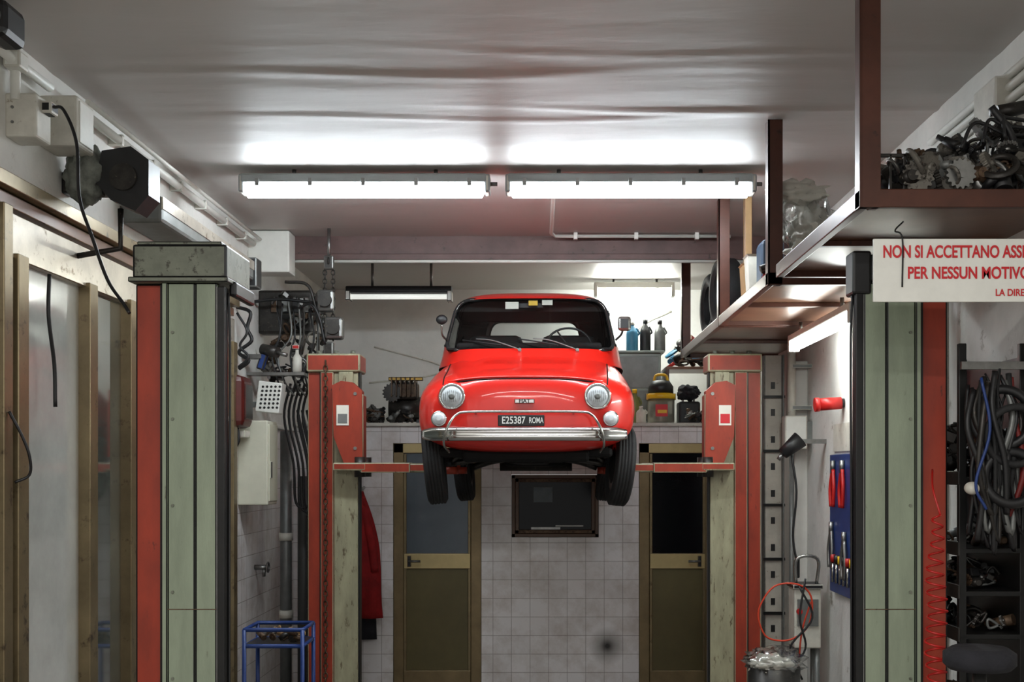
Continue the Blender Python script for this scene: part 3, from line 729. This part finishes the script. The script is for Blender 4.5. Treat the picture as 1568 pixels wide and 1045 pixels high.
b.box((XL+.062,5.05,3.19),(.13,.15,.18),offw,.01);b.box((XL+.082,5.40,3.26),(.17,.2,.22),offw,.012);b.box((XL+.14,5.07,3.24),(.05,.08,.05),black,.01)
for zz in(3.16,3.22): b.cyl((XL+.03,4.974,zz),(XL+.03,4.970,zz),.006,steel)
b.bx(XL+.16,XL+.172,5.32,5.48,3.17,3.35,white,.003)
b.cyl((XL+.04,4.98,3.25),(XL+.04,4.98,3.47),.02,white);b.cyl((XL+.05,4.75,3.40),(XL+.05,5.3,3.40),.02,white);b.box((XL+.05,4.96,3.40),(.07,.09,.07),white,.01)
b.done()
b=B('ceiling_corner_pipe');b.cyl((XL+.05,5.6,3.40),(XL+.05,8.95,3.40),.022,white)
for i in range(7): b.box((XL+.035,5.65+i*.5,3.40),(.075,.03,.055),offw,.005)
b.cyl((XL+.10,5.6,3.43),(XL+.10,8.95,3.43),.012,white)
b.done()
b=B('hanging_power_cable');b.tube([(-2.03,5.04,3.24),(-1.98,5.02,3.22),(-1.92,5.0,3.08),(-1.89,4.95,2.85),(-1.82,4.9,2.68),(-1.74,4.85,2.50),(-1.66,4.80,2.40),(-1.63,4.78,2.36)],.007,black);b.done()
b=B('security_camera');b.box((-2.02,4.55,3.40),(.10,.2,.14),black,.03);b.tube([(-2.02,4.6,3.42),(-2.1,4.6,3.44),(XL-.005,4.6,3.44)],.02,black);b.cyl((-2.02,4.44,3.40),(-2.02,4.46,3.40),.035,steel);b.done()
b=B('hose_box');b.box((XL+.06,8.50,2.22),(.125,.30,.36),M('oxide_red',(84,28,24),.4,var=.4),.045);b.box((XL+.125,8.50,2.22),(.012,.2,.24),greasy,.004);b.tube([(XL+.06,8.45,2.04),(XL+.07,8.44,1.95),(XL+.03,8.44,1.88)],.012,black);b.done()
b=B('vented_metal_box')
b.box((XL+.20,8.85,2.27),(.17,.14,.22),white,.008,(0,.12,0));b.bx(XL-.003,XL+.14,8.83,8.87,2.2,2.24,grey)
for i in range(5):
    for j in range(6): b.cyl((XL+.14+.03*i+(.004*j),8.777,2.195+.03*j),(XL+.14+.03*i+(.004*j),8.781,2.195+.03*j),.009,black,seg=8)
b.done()
b=B('electrical_cabinet');b.box((XL+.105,8.85,1.80),(.215,.30,.60),M('cabinet_cream',(206,205,186),.45,var=.1),.01);b.box((XL+.215,8.85,1.80),(.012,.26,.55),M('cabinet_cream_2',(196,195,174),.45),.004);b.box((XL+.224,8.75,1.75),(.01,.05,.12),black,.004);b.box((XL+.045,8.6,2.0),(.10,.16,.05),offw,.006);b.done()
b=B('hose_bundle')
for k in range(5):
    x=XL+.26+.035*k
    b.tube([(x,9.25,2.4),(x-.05,9.25,2.15),(x+.02,9.25,1.8),(x+.04,9.25,1.50-.03*k),(x+.14,9.25,1.50-.02*k),(x+.13,9.25,1.8),(x+.05,9.25,2.2)],.010,black)
b.bx(XL-.003,XL+.45,9.28,9.30,2.34,2.37,steel);b.done()
b=B('wall_cables')
b.tube([(XL-.002,8.65,2.9),(XL+.10,8.65,2.86),(XL+.08,8.65,2.75),(XL+.11,8.65,2.66),(XL+.02,8.65,2.58),(XL+.09,8.65,2.52),(XL+.02,8.65,2.46)],.013,black)
b.tube([(XL+.02,8.6,2.85),(XL+.09,8.6,2.72),(XL+.04,8.6,2.62),(XL+.10,8.6,2.54),(XL+.03,8.6,2.47)],.009,black)
for k in range(9):
    x=XL+.18+.04*k;b.tube([(x,9.15,2.95+.04*(k%3)),(x+random.uniform(-.05,.05),9.12,2.75),(x+random.uniform(-.07,.07),9.12,2.6),(x+random.uniform(-.05,.08),9.12,2.42),(x+.05,9.14,2.3)],.007,random.choice([black,greasy,grey]))
b.tube([(XL+.0,9.14,3.0),(XL+.2,9.14,3.02),(XL+.5,9.14,2.99)],.012,black)
b.done()
b=B('drill_on_bracket');b.cyl((XL+.14,8.85,2.62),(XL+.26,8.8,2.59),.04,greasy);b.box((XL+.14,8.85,2.53),(.05,.06,.12),bluep,.01,(0,.3,0));b.cyl((XL+.26,8.8,2.59),(XL+.33,8.78,2.57),.015,steel);b.bx(XL-.003,XL+.14,8.8,8.9,2.55,2.58,steel);b.done()
b=B('spray_bottle');c=(S(455,0,9.0)[0],9.0,0);b.lathe((c[0],c[1],2.46),(0,0,1),[(.03,0),(.034,.02),(.034,.11),(.014,.14),(.012,.17)],offw,seg=16);b.box((c[0]-.01,c[1],2.65),(.05,.02,.03),redp,.004);b.bx(XL-.003,c[0]+.06,8.95,9.05,2.44,2.462,steel);b.done()
b=B('drain_pipe');b.cyl((XL+.16,9.55,Z0),(XL+.16,9.55,2.05),.045,grey);b.cyl((XL+.29,9.6,Z0),(XL+.29,9.6,1.7),.05,M('pipe_dark',(70,70,68),.5));
for z in(.6,1.2): b.cyl((XL+.16,9.55,z),(XL+.16,9.55,z+.06),.055,offw)
b.done()
b=B('water_tap');b.cyl((XL-.003,9.2,1.02),(XL+.1,9.2,1.02),.02,steel);b.ring((XL+.1,9.2,1.02),(1,0,0),.035,.008,steel);b.cyl((XL+.07,9.2,1.02),(XL+.07,9.2,.95),.012,steel);b.done()
b=B('wall_fuse_panel');b.box((XL+.20,9.4,2.95),(.42,.16,.33),greasy,.02)
for i in range(4): b.box((XL+.12+.08*i,9.31,3.0),(.05,.02,.12),[rusty,grey,black,steel][i],.006)
b.cyl((XL+.3,9.3,2.86),(XL+.3,9.32,2.86),.05,steel);pile(b,XL+.08,XL+.55,9.25,9.38,2.42,.62,76,[greasy,black,steel,rusty,grey,cast],.05);b.done()
b=B('hanging_red_jacket')
rings=[]
for i in range(17):
    t=i/16;z=1.57-t*1.06;wd=.055+.06*math.sin(min(1,t*1.6)*math.pi/2)+.02*t;xc=-1.615+.11*t+.02*math.sin(t*5)
    rings.append([Vector((xc+wd*(1+.14*math.sin(5*a+t*4))*math.cos(a),10.30+.07*math.sin(a)*(1+.2*math.sin(4*a+t*6)),z)) for a in [2*math.pi*j/40 for j in range(40)]])
b.loft(rings,redf)
b.tube([(-1.55,10.27,1.43),(-1.48,10.25,1.16),(-1.45,10.26,.90)],(.043,.035),redf,seg=12)
b.cyl((-1.59,10.3,1.575),(-1.59,YP+.003,1.6),.01,steel);b.done()
b=B('hanging_dark_coat')
rings=[]
for i in range(15):
    t=i/14;z=1.50-t*1.2;wd=.05+.07*math.sin(min(1,t*1.6)*math.pi/2);xc=-1.67+.08*t
    rings.append([Vector((xc+wd*math.cos(a)*(1+.12*math.sin(5*a+t*4)),10.53+.05*math.sin(a),z)) for a in [2*math.pi*j/32 for j in range(32)]])
b.loft(rings,blackf);b.cyl((-1.67,10.53,1.49),(-1.67,YP+.003,1.52),.01,steel);b.done()
b=B('dark_storage_locker');lk=M('locker_dark',(54,52,52),.5,.3,var=.3);b.bx(-1.84,-1.69,9.3,9.75,Z0,1.42,lk,.01);b.bx(-1.83,-1.70,9.29,9.302,.75,1.38,greasy,.003);b.bx(-1.83,-1.70,9.29,9.302,.04,.7,greasy,.003);b.cyl((-1.72,9.28,1.1),(-1.72,9.28,1.2),.008,steel);b.done()
b=B('blue_metal_stand')
x0,x1,y0,y1=S(380,0,7.6)[0],S(468,0,7.6)[0],7.5,7.85;zt2=S(0,962,7.6)[2]
for x in(x0,x1):
    for y in(y0,y1): b.cyl((x,y,Z0),(x,y,zt2),.013,bluep)
for z in(zt2,zt2-.10,.15):
    b.tube([(x0,y0,z),(x1,y0,z),(x1,y1,z),(x0,y1,z)],.013,bluep,smooth=False,closed=True)
b.bx(x0,x1,y0,y1,zt2-.1,zt2-.09,greasy);pile(b,x0+.05,x1-.05,y0+.05,y1-.05,zt2-.09,.04,16,[greasy,rusty,cardb],.035);b.done()
# ================================================================ BACK SHELF
zs=PT+.027
b=B('air_compressor');x=S(620,0,10.85)[0]
b.cyl((x-.14,10.9,zs+.13),(x+.16,10.9,zs+.13),.11,greasy);b.box((x,10.85,zs+.29),(.24,.16,.15),rusty,.02)
for i in range(6): b.box((x-.1+.04*i,10.81,zs+.32),(.012,.2,.17),rusty,.002)
b.box((x+.02,10.75,zs+.39),(.30,.06,.03),M('brass',(150,120,60),.4,.7),.005);gear(b,(x-.1,10.75,zs+.27),(0,1,0),.085,.03,greasy);pile(b,x-.12,x+.12,10.67,10.77,zs,.1,12,metals,.045)
for sx in(-.1,.12): b.box((x+sx,10.9,zs+.02),(.03,.16,.04),black)
b.done()
b=B('small_parts_heap');x=S(573,0,10.75)[0];pile(b,x-.10,x+.03,10.65,10.95,zs,.10,26,metals,.05);b.done()
b=B('dark_sack');x=S(655,0,11.1)[0];b.blob((x+.06,11.2,zs+.20),(.12,.12,.20),blackf,.2,2,6);b.done()
b=B('shelf_cabinet');x0,x1=S(945,0,11.2)[0],S(1012,0,11.2)[0];cab_m=M('cabinet_grey_green',(142,152,146),.4,.1,var=.2)
zc=S(0,541,11.2)[2]
b.bx(x0,x1,11.2,11.6,zs,zc,cab_m,.008);b.bx(x0+.02,x1-.02,11.19,11.2,zs+.04,(zs+zc)/2-.01,grey,.003);b.bx(x0+.02,x1-.02,11.19,11.2,(zs+zc)/2+.01,zc-.03,grey,.003)
b.bx(x0-.12,x1+.03,11.15,11.65,zc,zc+.02,cab_m,.003)
b.done()
def bottle(name,x,y,z,h,r,m,capm):
    b=B(name);b.lathe((x,y,z),(0,0,1),[(r*.9,0),(r,.01),(r,h*.6),(r*.85,h*.7),(r*.4,h*.82),(r*.35,h*.9)],m,seg=20);b.cyl((x,y,z+h*.88),(x,y,z+h),r*.42,capm,seg=14);b.tube([(x+r*.9,y,z+h*.55),(x+r*1.2,y,z+h*.62),(x+r*.7,y,z+h*.78)],r*.16,m);b.done()
zz=zc+.02
bottle('oil_bottle',S(968,0,11.3)[0],11.3,zz,.28,.055,blueT,white);bottle('oil_bottle',S(985,0,11.3)[0]+.02,11.32,zz,.30,.05,black,black);bottle('oil_bottle',S(997,0,11.3)[0]+.08,11.3,zz,.29,.05,grey,black)
b=B('wet_dry_vacuum');x=S(1012,0,10.85)[0];y=10.85
b.lathe((x,y,zs),(0,0,1),[(.11,.0),(.12,.02),(.12,.22)],M('vac_silver',(150,150,140),.3,.6,var=.2),seg=28)
b.lathe((x,y,zs+.22),(0,0,1),[(.128,0),(.128,.03),(.11,.05)],yellow,seg=28);b.lathe((x,y,zs+.27),(0,0,1),[(.11,0),(.11,.06),(.075,.11),(.02,.12)],black,seg=28)
b.tube([(x-.06,y,zs+.38),(x-.04,y,zs+.43),(x+.04,y,zs+.43),(x+.06,y,zs+.38)],.012,yellow)
b.bx(x-.06,x+.05,y-.126,y-.118,zs+.06,zs+.17,signR,.002);b.bx(x-.04,x+.04,y-.13,y-.125,zs+.09,zs+.12,yellow)
for sx in(-1,1): b.box((x+sx*.12,y,zs+.24),(.02,.05,.06),yellow,.004)
b.done()
bottle('white_jar',S(985,0,10.7)[0]-.02,10.68,zs,.15,.043,offw,white);bottle('olive_bottle',S(972,0,11.0)[0],11.02,zs,.32,.05,M('olive_pl',(120,124,70),.4),yellow)
b=B('toolbox_stack');x=S(1055,0,10.9)[0];b.box((x,10.95,zs+.1),(.19,.22,.2),black,.02);b.tube([(x-.05,10.95,zs+.2),(x-.04,10.95,zs+.24),(x+.04,10.95,zs+.24),(x+.05,10.95,zs+.2)],.01,steel);b.blob((x,10.95,zs+.28),(.1,.09,.07),blackf,.3,2.4,9);b.box((x+.15,10.85,zs+.06),(.1,.12,.12),redp,.01);pile(b,x-.05,x+.25,10.63,10.78,zs,.10,24,metals,.045);b.done()
b=B('high_wall_shelf')
b.bx(1.06,XR+.003,11.1,11.6,2.66,2.685,rackP,.004);b.bx(1.06,1.09,11.1,11.6,2.45,2.66,rackB)
pile(b,1.12,1.6,11.15,11.5,2.685,.22,40,metals+[blueT,cardb,redp],.065);b.done()
b=B('loose_wall_wire');yw=YB-.01;b.tube([(-1.7,yw,2.95),(-1.2,yw,2.82),(-.9,yw,2.74),(-.5,yw,2.82),(0,yw,3.0)],.008,offw)
b.tube([(-1.75,yw,2.6),(-1.2,yw,2.66),(-.7,yw,2.8),(-.3,yw,2.75)],.008,offw);b.tube([(.7,yw,2.6),(.75,yw,2.9),(.9,yw,3.15),(1.2,yw,3.3)],.008,offw);b.done()
# ================================================================ RIGHT WALL
b=B('slotted_angle_upright')
x=S(1168,0,9.1)[0]+.01
b.bx(x,x+.012,9.1,9.2,Z0,2.6,grey,.002);b.bx(x,x+.13,9.1,9.112,Z0,2.6,offw,.002);b.bx(x+.13,x+.142,9.06,9.112,Z0,2.6,grey,.002)
for i in range(12): b.bx(x+.05,x+.08,9.094,9.101,.15+i*.2,.20+i*.2,black)
for i in range(6): b.bx(x-.01,x+.15,9.07,9.098,.28+i*.4,.30+i*.4,rail)
b.done()
b=B('wall_conduit');b.cyl((XR-.14,8.9,2.05),(XR-.14,8.9,2.66),.03,offw);b.box((XR-.12,8.9,2.02),(.16,.14,.24),white,.01);b.bx(XR-.06,XR+.003,8.85,8.95,1.95,2.1,grey)
b.cyl((XR-.14,8.9,Z0),(XR-.14,8.9,1.9),.018,grey)
for z in(2.2,2.5): b.box((XR-.07,8.9,z),(.145,.07,.03),grey,.004)
b.done()
b=B('grease_gun_holder');x=S(1212,0,8.4)[0];b.cyl((x-.06,8.4,1.86),(x+.06,8.4,1.96),.04,black,r2=.06);b.bx(x,XR+.003,8.4,8.43,1.93,1.96,steel);b.cyl((x-.06,8.4,1.86),(x-.09,8.4,1.82),.015,steel);b.tube([(x,8.4,1.85),(x+.03,8.38,1.6),(x+.01,8.4,1.3),(x+.04,8.4,1.1)],.008,black);b.box((x+.04,8.4,1.08),(.03,.03,.14),black,.008);b.done()
b=B('tool_panel');b.bx(XR-.035,XR,7.45,8.15,.95,1.85,bluep,.004);b.bx(XR-.012,XR,7.45,8.15,1.87,2.05,offw)
for i,(y,z) in enumerate(((7.75,1.75),(8.0,1.75),(7.7,1.3),(8.05,1.35))):
    for s in(-1,1):
        b.tube([(XR-.05,y+s*.01,z),(XR-.055,y+s*.05,z-.12),(XR-.055,y+s*.035,z-.24)],.012,redp if i<2 else steel)
    b.cyl((XR-.05,y,z-.02),(XR-.05,y,z+.06),.016,steel)
for i in range(6): b.cyl((XR-.05,7.5+.1*i,1.15),(XR-.05,7.5+.1*i,1.02),.01,chromeD);b.cyl((XR-.05,7.5+.1*i,1.2),(XR-.05,7.5+.1*i,1.15),.016,yellow if i%3==0 else (redp if i%2 else black))
b.done()
b=B('handheld_torch');b.cyl((XR-.16,7.9,2.17),(XR-.02,7.9,2.18),.04,redp);b.cyl((XR-.19,7.9,2.168),(XR-.16,7.9,2.17),.045,redp);b.cyl((XR-.03,7.9,2.18),(XR+.004,7.9,2.18),.03,black);b.done()
b=B('battery_charger_trolley');x=1.73
b.bx(x-.08,x+.10,8.25,8.45,.55,.95,offw,.01);b.bx(x-.09,x+.11,8.23,8.47,.95,.98,black,.005);b.bx(x-.06,x+.08,8.24,8.25,.70,.88,grey);b.cyl((x-.05,8.24,.8),(x-.05,8.22,.8),.02,redp)
for xx in(x-.06,x+.08):
    for yy in(8.29,8.42): b.cyl((xx,yy,Z0),(xx,yy,.55),.018,grey)
b.bx(x-.1,x+.12,8.23,8.47,.1,.13,steel)
b.tube([(x-.06,8.3,.97),(x-.06,8.27,1.15),(x+.08,8.27,1.15),(x+.08,8.3,.97)],.012,chromeD);b.done()
b=B('orange_cable_loop');x=S(1200,0,7.9)[0];b.tube([(x-.14,7.9,.72),(x-.16,7.9,.85),(x-.06,7.9,1.0),(x+.10,7.9,1.01),(x+.18,7.9,.92),(x+.16,7.9,.75),(x+.05,7.9,.66),(x-.08,7.9,.66)],.006,orange,closed=True)
b.tube([(x+.18,7.92,.9),(x+.12,7.92,.7),(x+.10,7.92,.45)],.006,orange);b.tube([(x+.14,7.9,1.05),(x+.10,7.88,.8),(x+.14,7.9,.6),(x+.02,7.9,.45)],.007,black);b.tube([(x+.1,7.9,1.0),(x+.18,7.88,.8),(x+.04,7.9,.6),(x+.12,7.9,.4)],.007,black);b.done()
b=B('plastic_wrapped_bin');x=S(1185,0,7.5)[0];b.lathe((x,7.5,Z0),(0,0,1),[(.13,0),(.15,.05),(.16,.67)],greasy,seg=28);b.blob((x,7.5,.58),(.17,.15,.09),polyb,.3,3,5);b.blob((x-.02,7.48,.56),(.12,.12,.06),offw,.4,3,7);b.done()
b=B('coiled_air_hose');pts=[]
x=S(1441,0,4.6)[0]
NL=26
for i in range(NL*16):
    t=i/16;z=1.58-.046*t;r=.016+.020*min(1,t/6);pts.append((x+r*math.cos(t*2*math.pi)+.006*math.sin(t),4.66+r*math.sin(t*2*math.pi),z))
b.tube(pts,.0045,redp,seg=6,smooth=False);b.tube([pts[0],(x,4.7,1.68),(x+.03,4.8,1.75)],.0042,redp);b.done()
b=B('black_tool_shelving')
xa=XR-.28
for y in(4.85,5.55): b.bx(xa,xa+.03,y,y+.03,Z0,2.25,rail,.003);b.bx(XR-.04,XR-.01,y,y+.03,Z0,2.25,rail,.003)
for z in(.3,.7,1.08,1.25,1.42,1.7): b.bx(xa,XR-.01,4.85,5.58,z,z+.02,rail,.003);b.bx(xa-.004,xa+.01,4.85,5.58,z-.01,z+.045,greasy,.002)
b.bx(XR-.02,XR-.005,4.85,5.58,Z0,2.2,rail)
for z in(.72,1.10,1.27,1.44): pile(b,xa+.05,XR-.05,4.9,5.5,z,.04,24,metals+[grey],.04)
pile(b,xa+.05,XR-.06,4.9,5.5,1.72,.16,44,metals+[greasy,black],.055)
b.done()
b=B('hanging_cable_bundle')
b.bx(xa-.02,XR+.003,4.76,4.78,2.14,2.17,steel)
for i in range(22):
    x=random.uniform(xa-.0,XR-.1);y=4.70+random.random()*.06;z=random.uniform(2.05,2.15);m=random.choice([black,black,black,black,rubber,rubber,greasy,dred,rubber,grey])
    b.tube([(x,y,z),(x+random.uniform(-.06,.06),y-.03,z-.15),(x+random.uniform(-.05,.05),y-.03,z-.35),(x+random.uniform(-.04,.08),y,z-.5-.15*random.random()),(x+.05,y,z-.3)],random.choice([.005,.008,.012]),m)
b.tube([(xa+.02,4.66,2.1),(xa+.05,4.65,1.9),(xa+.0,4.66,1.7),(xa+.04,4.66,1.6)],.006,bluep)
b.ring((xa+.12,4.72,1.95),(0.2,1,0),.11,.018,black);b.ring((xa+.16,4.68,1.88),(0.1,1,.1),.11,.014,rubber);b.ring((xa+.15,4.70,1.72),(0.1,1,-.1),.10,.02,black);b.sph((xa-.0,4.7,1.68),(.03,.03,.025),offw);b.done()
b=B('wall_riser_pipe');b.cyl((XR-.06,5.72,Z0),(XR-.06,5.72,2.67),.022,offw);b.cyl((XR-.03,5.85,Z0),(XR-.03,5.85,2.67),.016,grey);b.done()
b=B('work_stool');x=S(1500,0,4.5)[0];b.lathe((x,4.5,1.02),(0,0,1),[(.11,0),(.13,.02),(.13,.06),(.10,.08)],blackf,seg=28);b.cyl((x,4.5,Z0+.1),(x,4.5,1.02),.025,steel);b.cyl((x,4.5,Z0+.1),(x,4.5,Z0+.14),.05,steel)
for a in range(4): b.cyl((x,4.5,Z0+.12),(x+.14*math.cos(a*1.57+.5),4.5+.14*math.sin(a*1.57+.5),Z0+.015),.015,steel)
b.done()
# ================================================================ CAMERA
cam=bpy.data.cameras.new('Camera');co=bpy.data.objects.new('Camera',cam);sc.collection.objects.link(co);sc.camera=co
co.location=(0,0,CAMZ);co.rotation_euler=(math.pi/2,0,0)
cam.sensor_width=36;cam.lens=F/1568*36;cam.shift_x=-(CX-784)/1568;cam.shift_y=(CY-522.5)/1568;cam.clip_start=.05
sc.view_settings.view_transform='Standard'
sc.view_settings.exposure=0
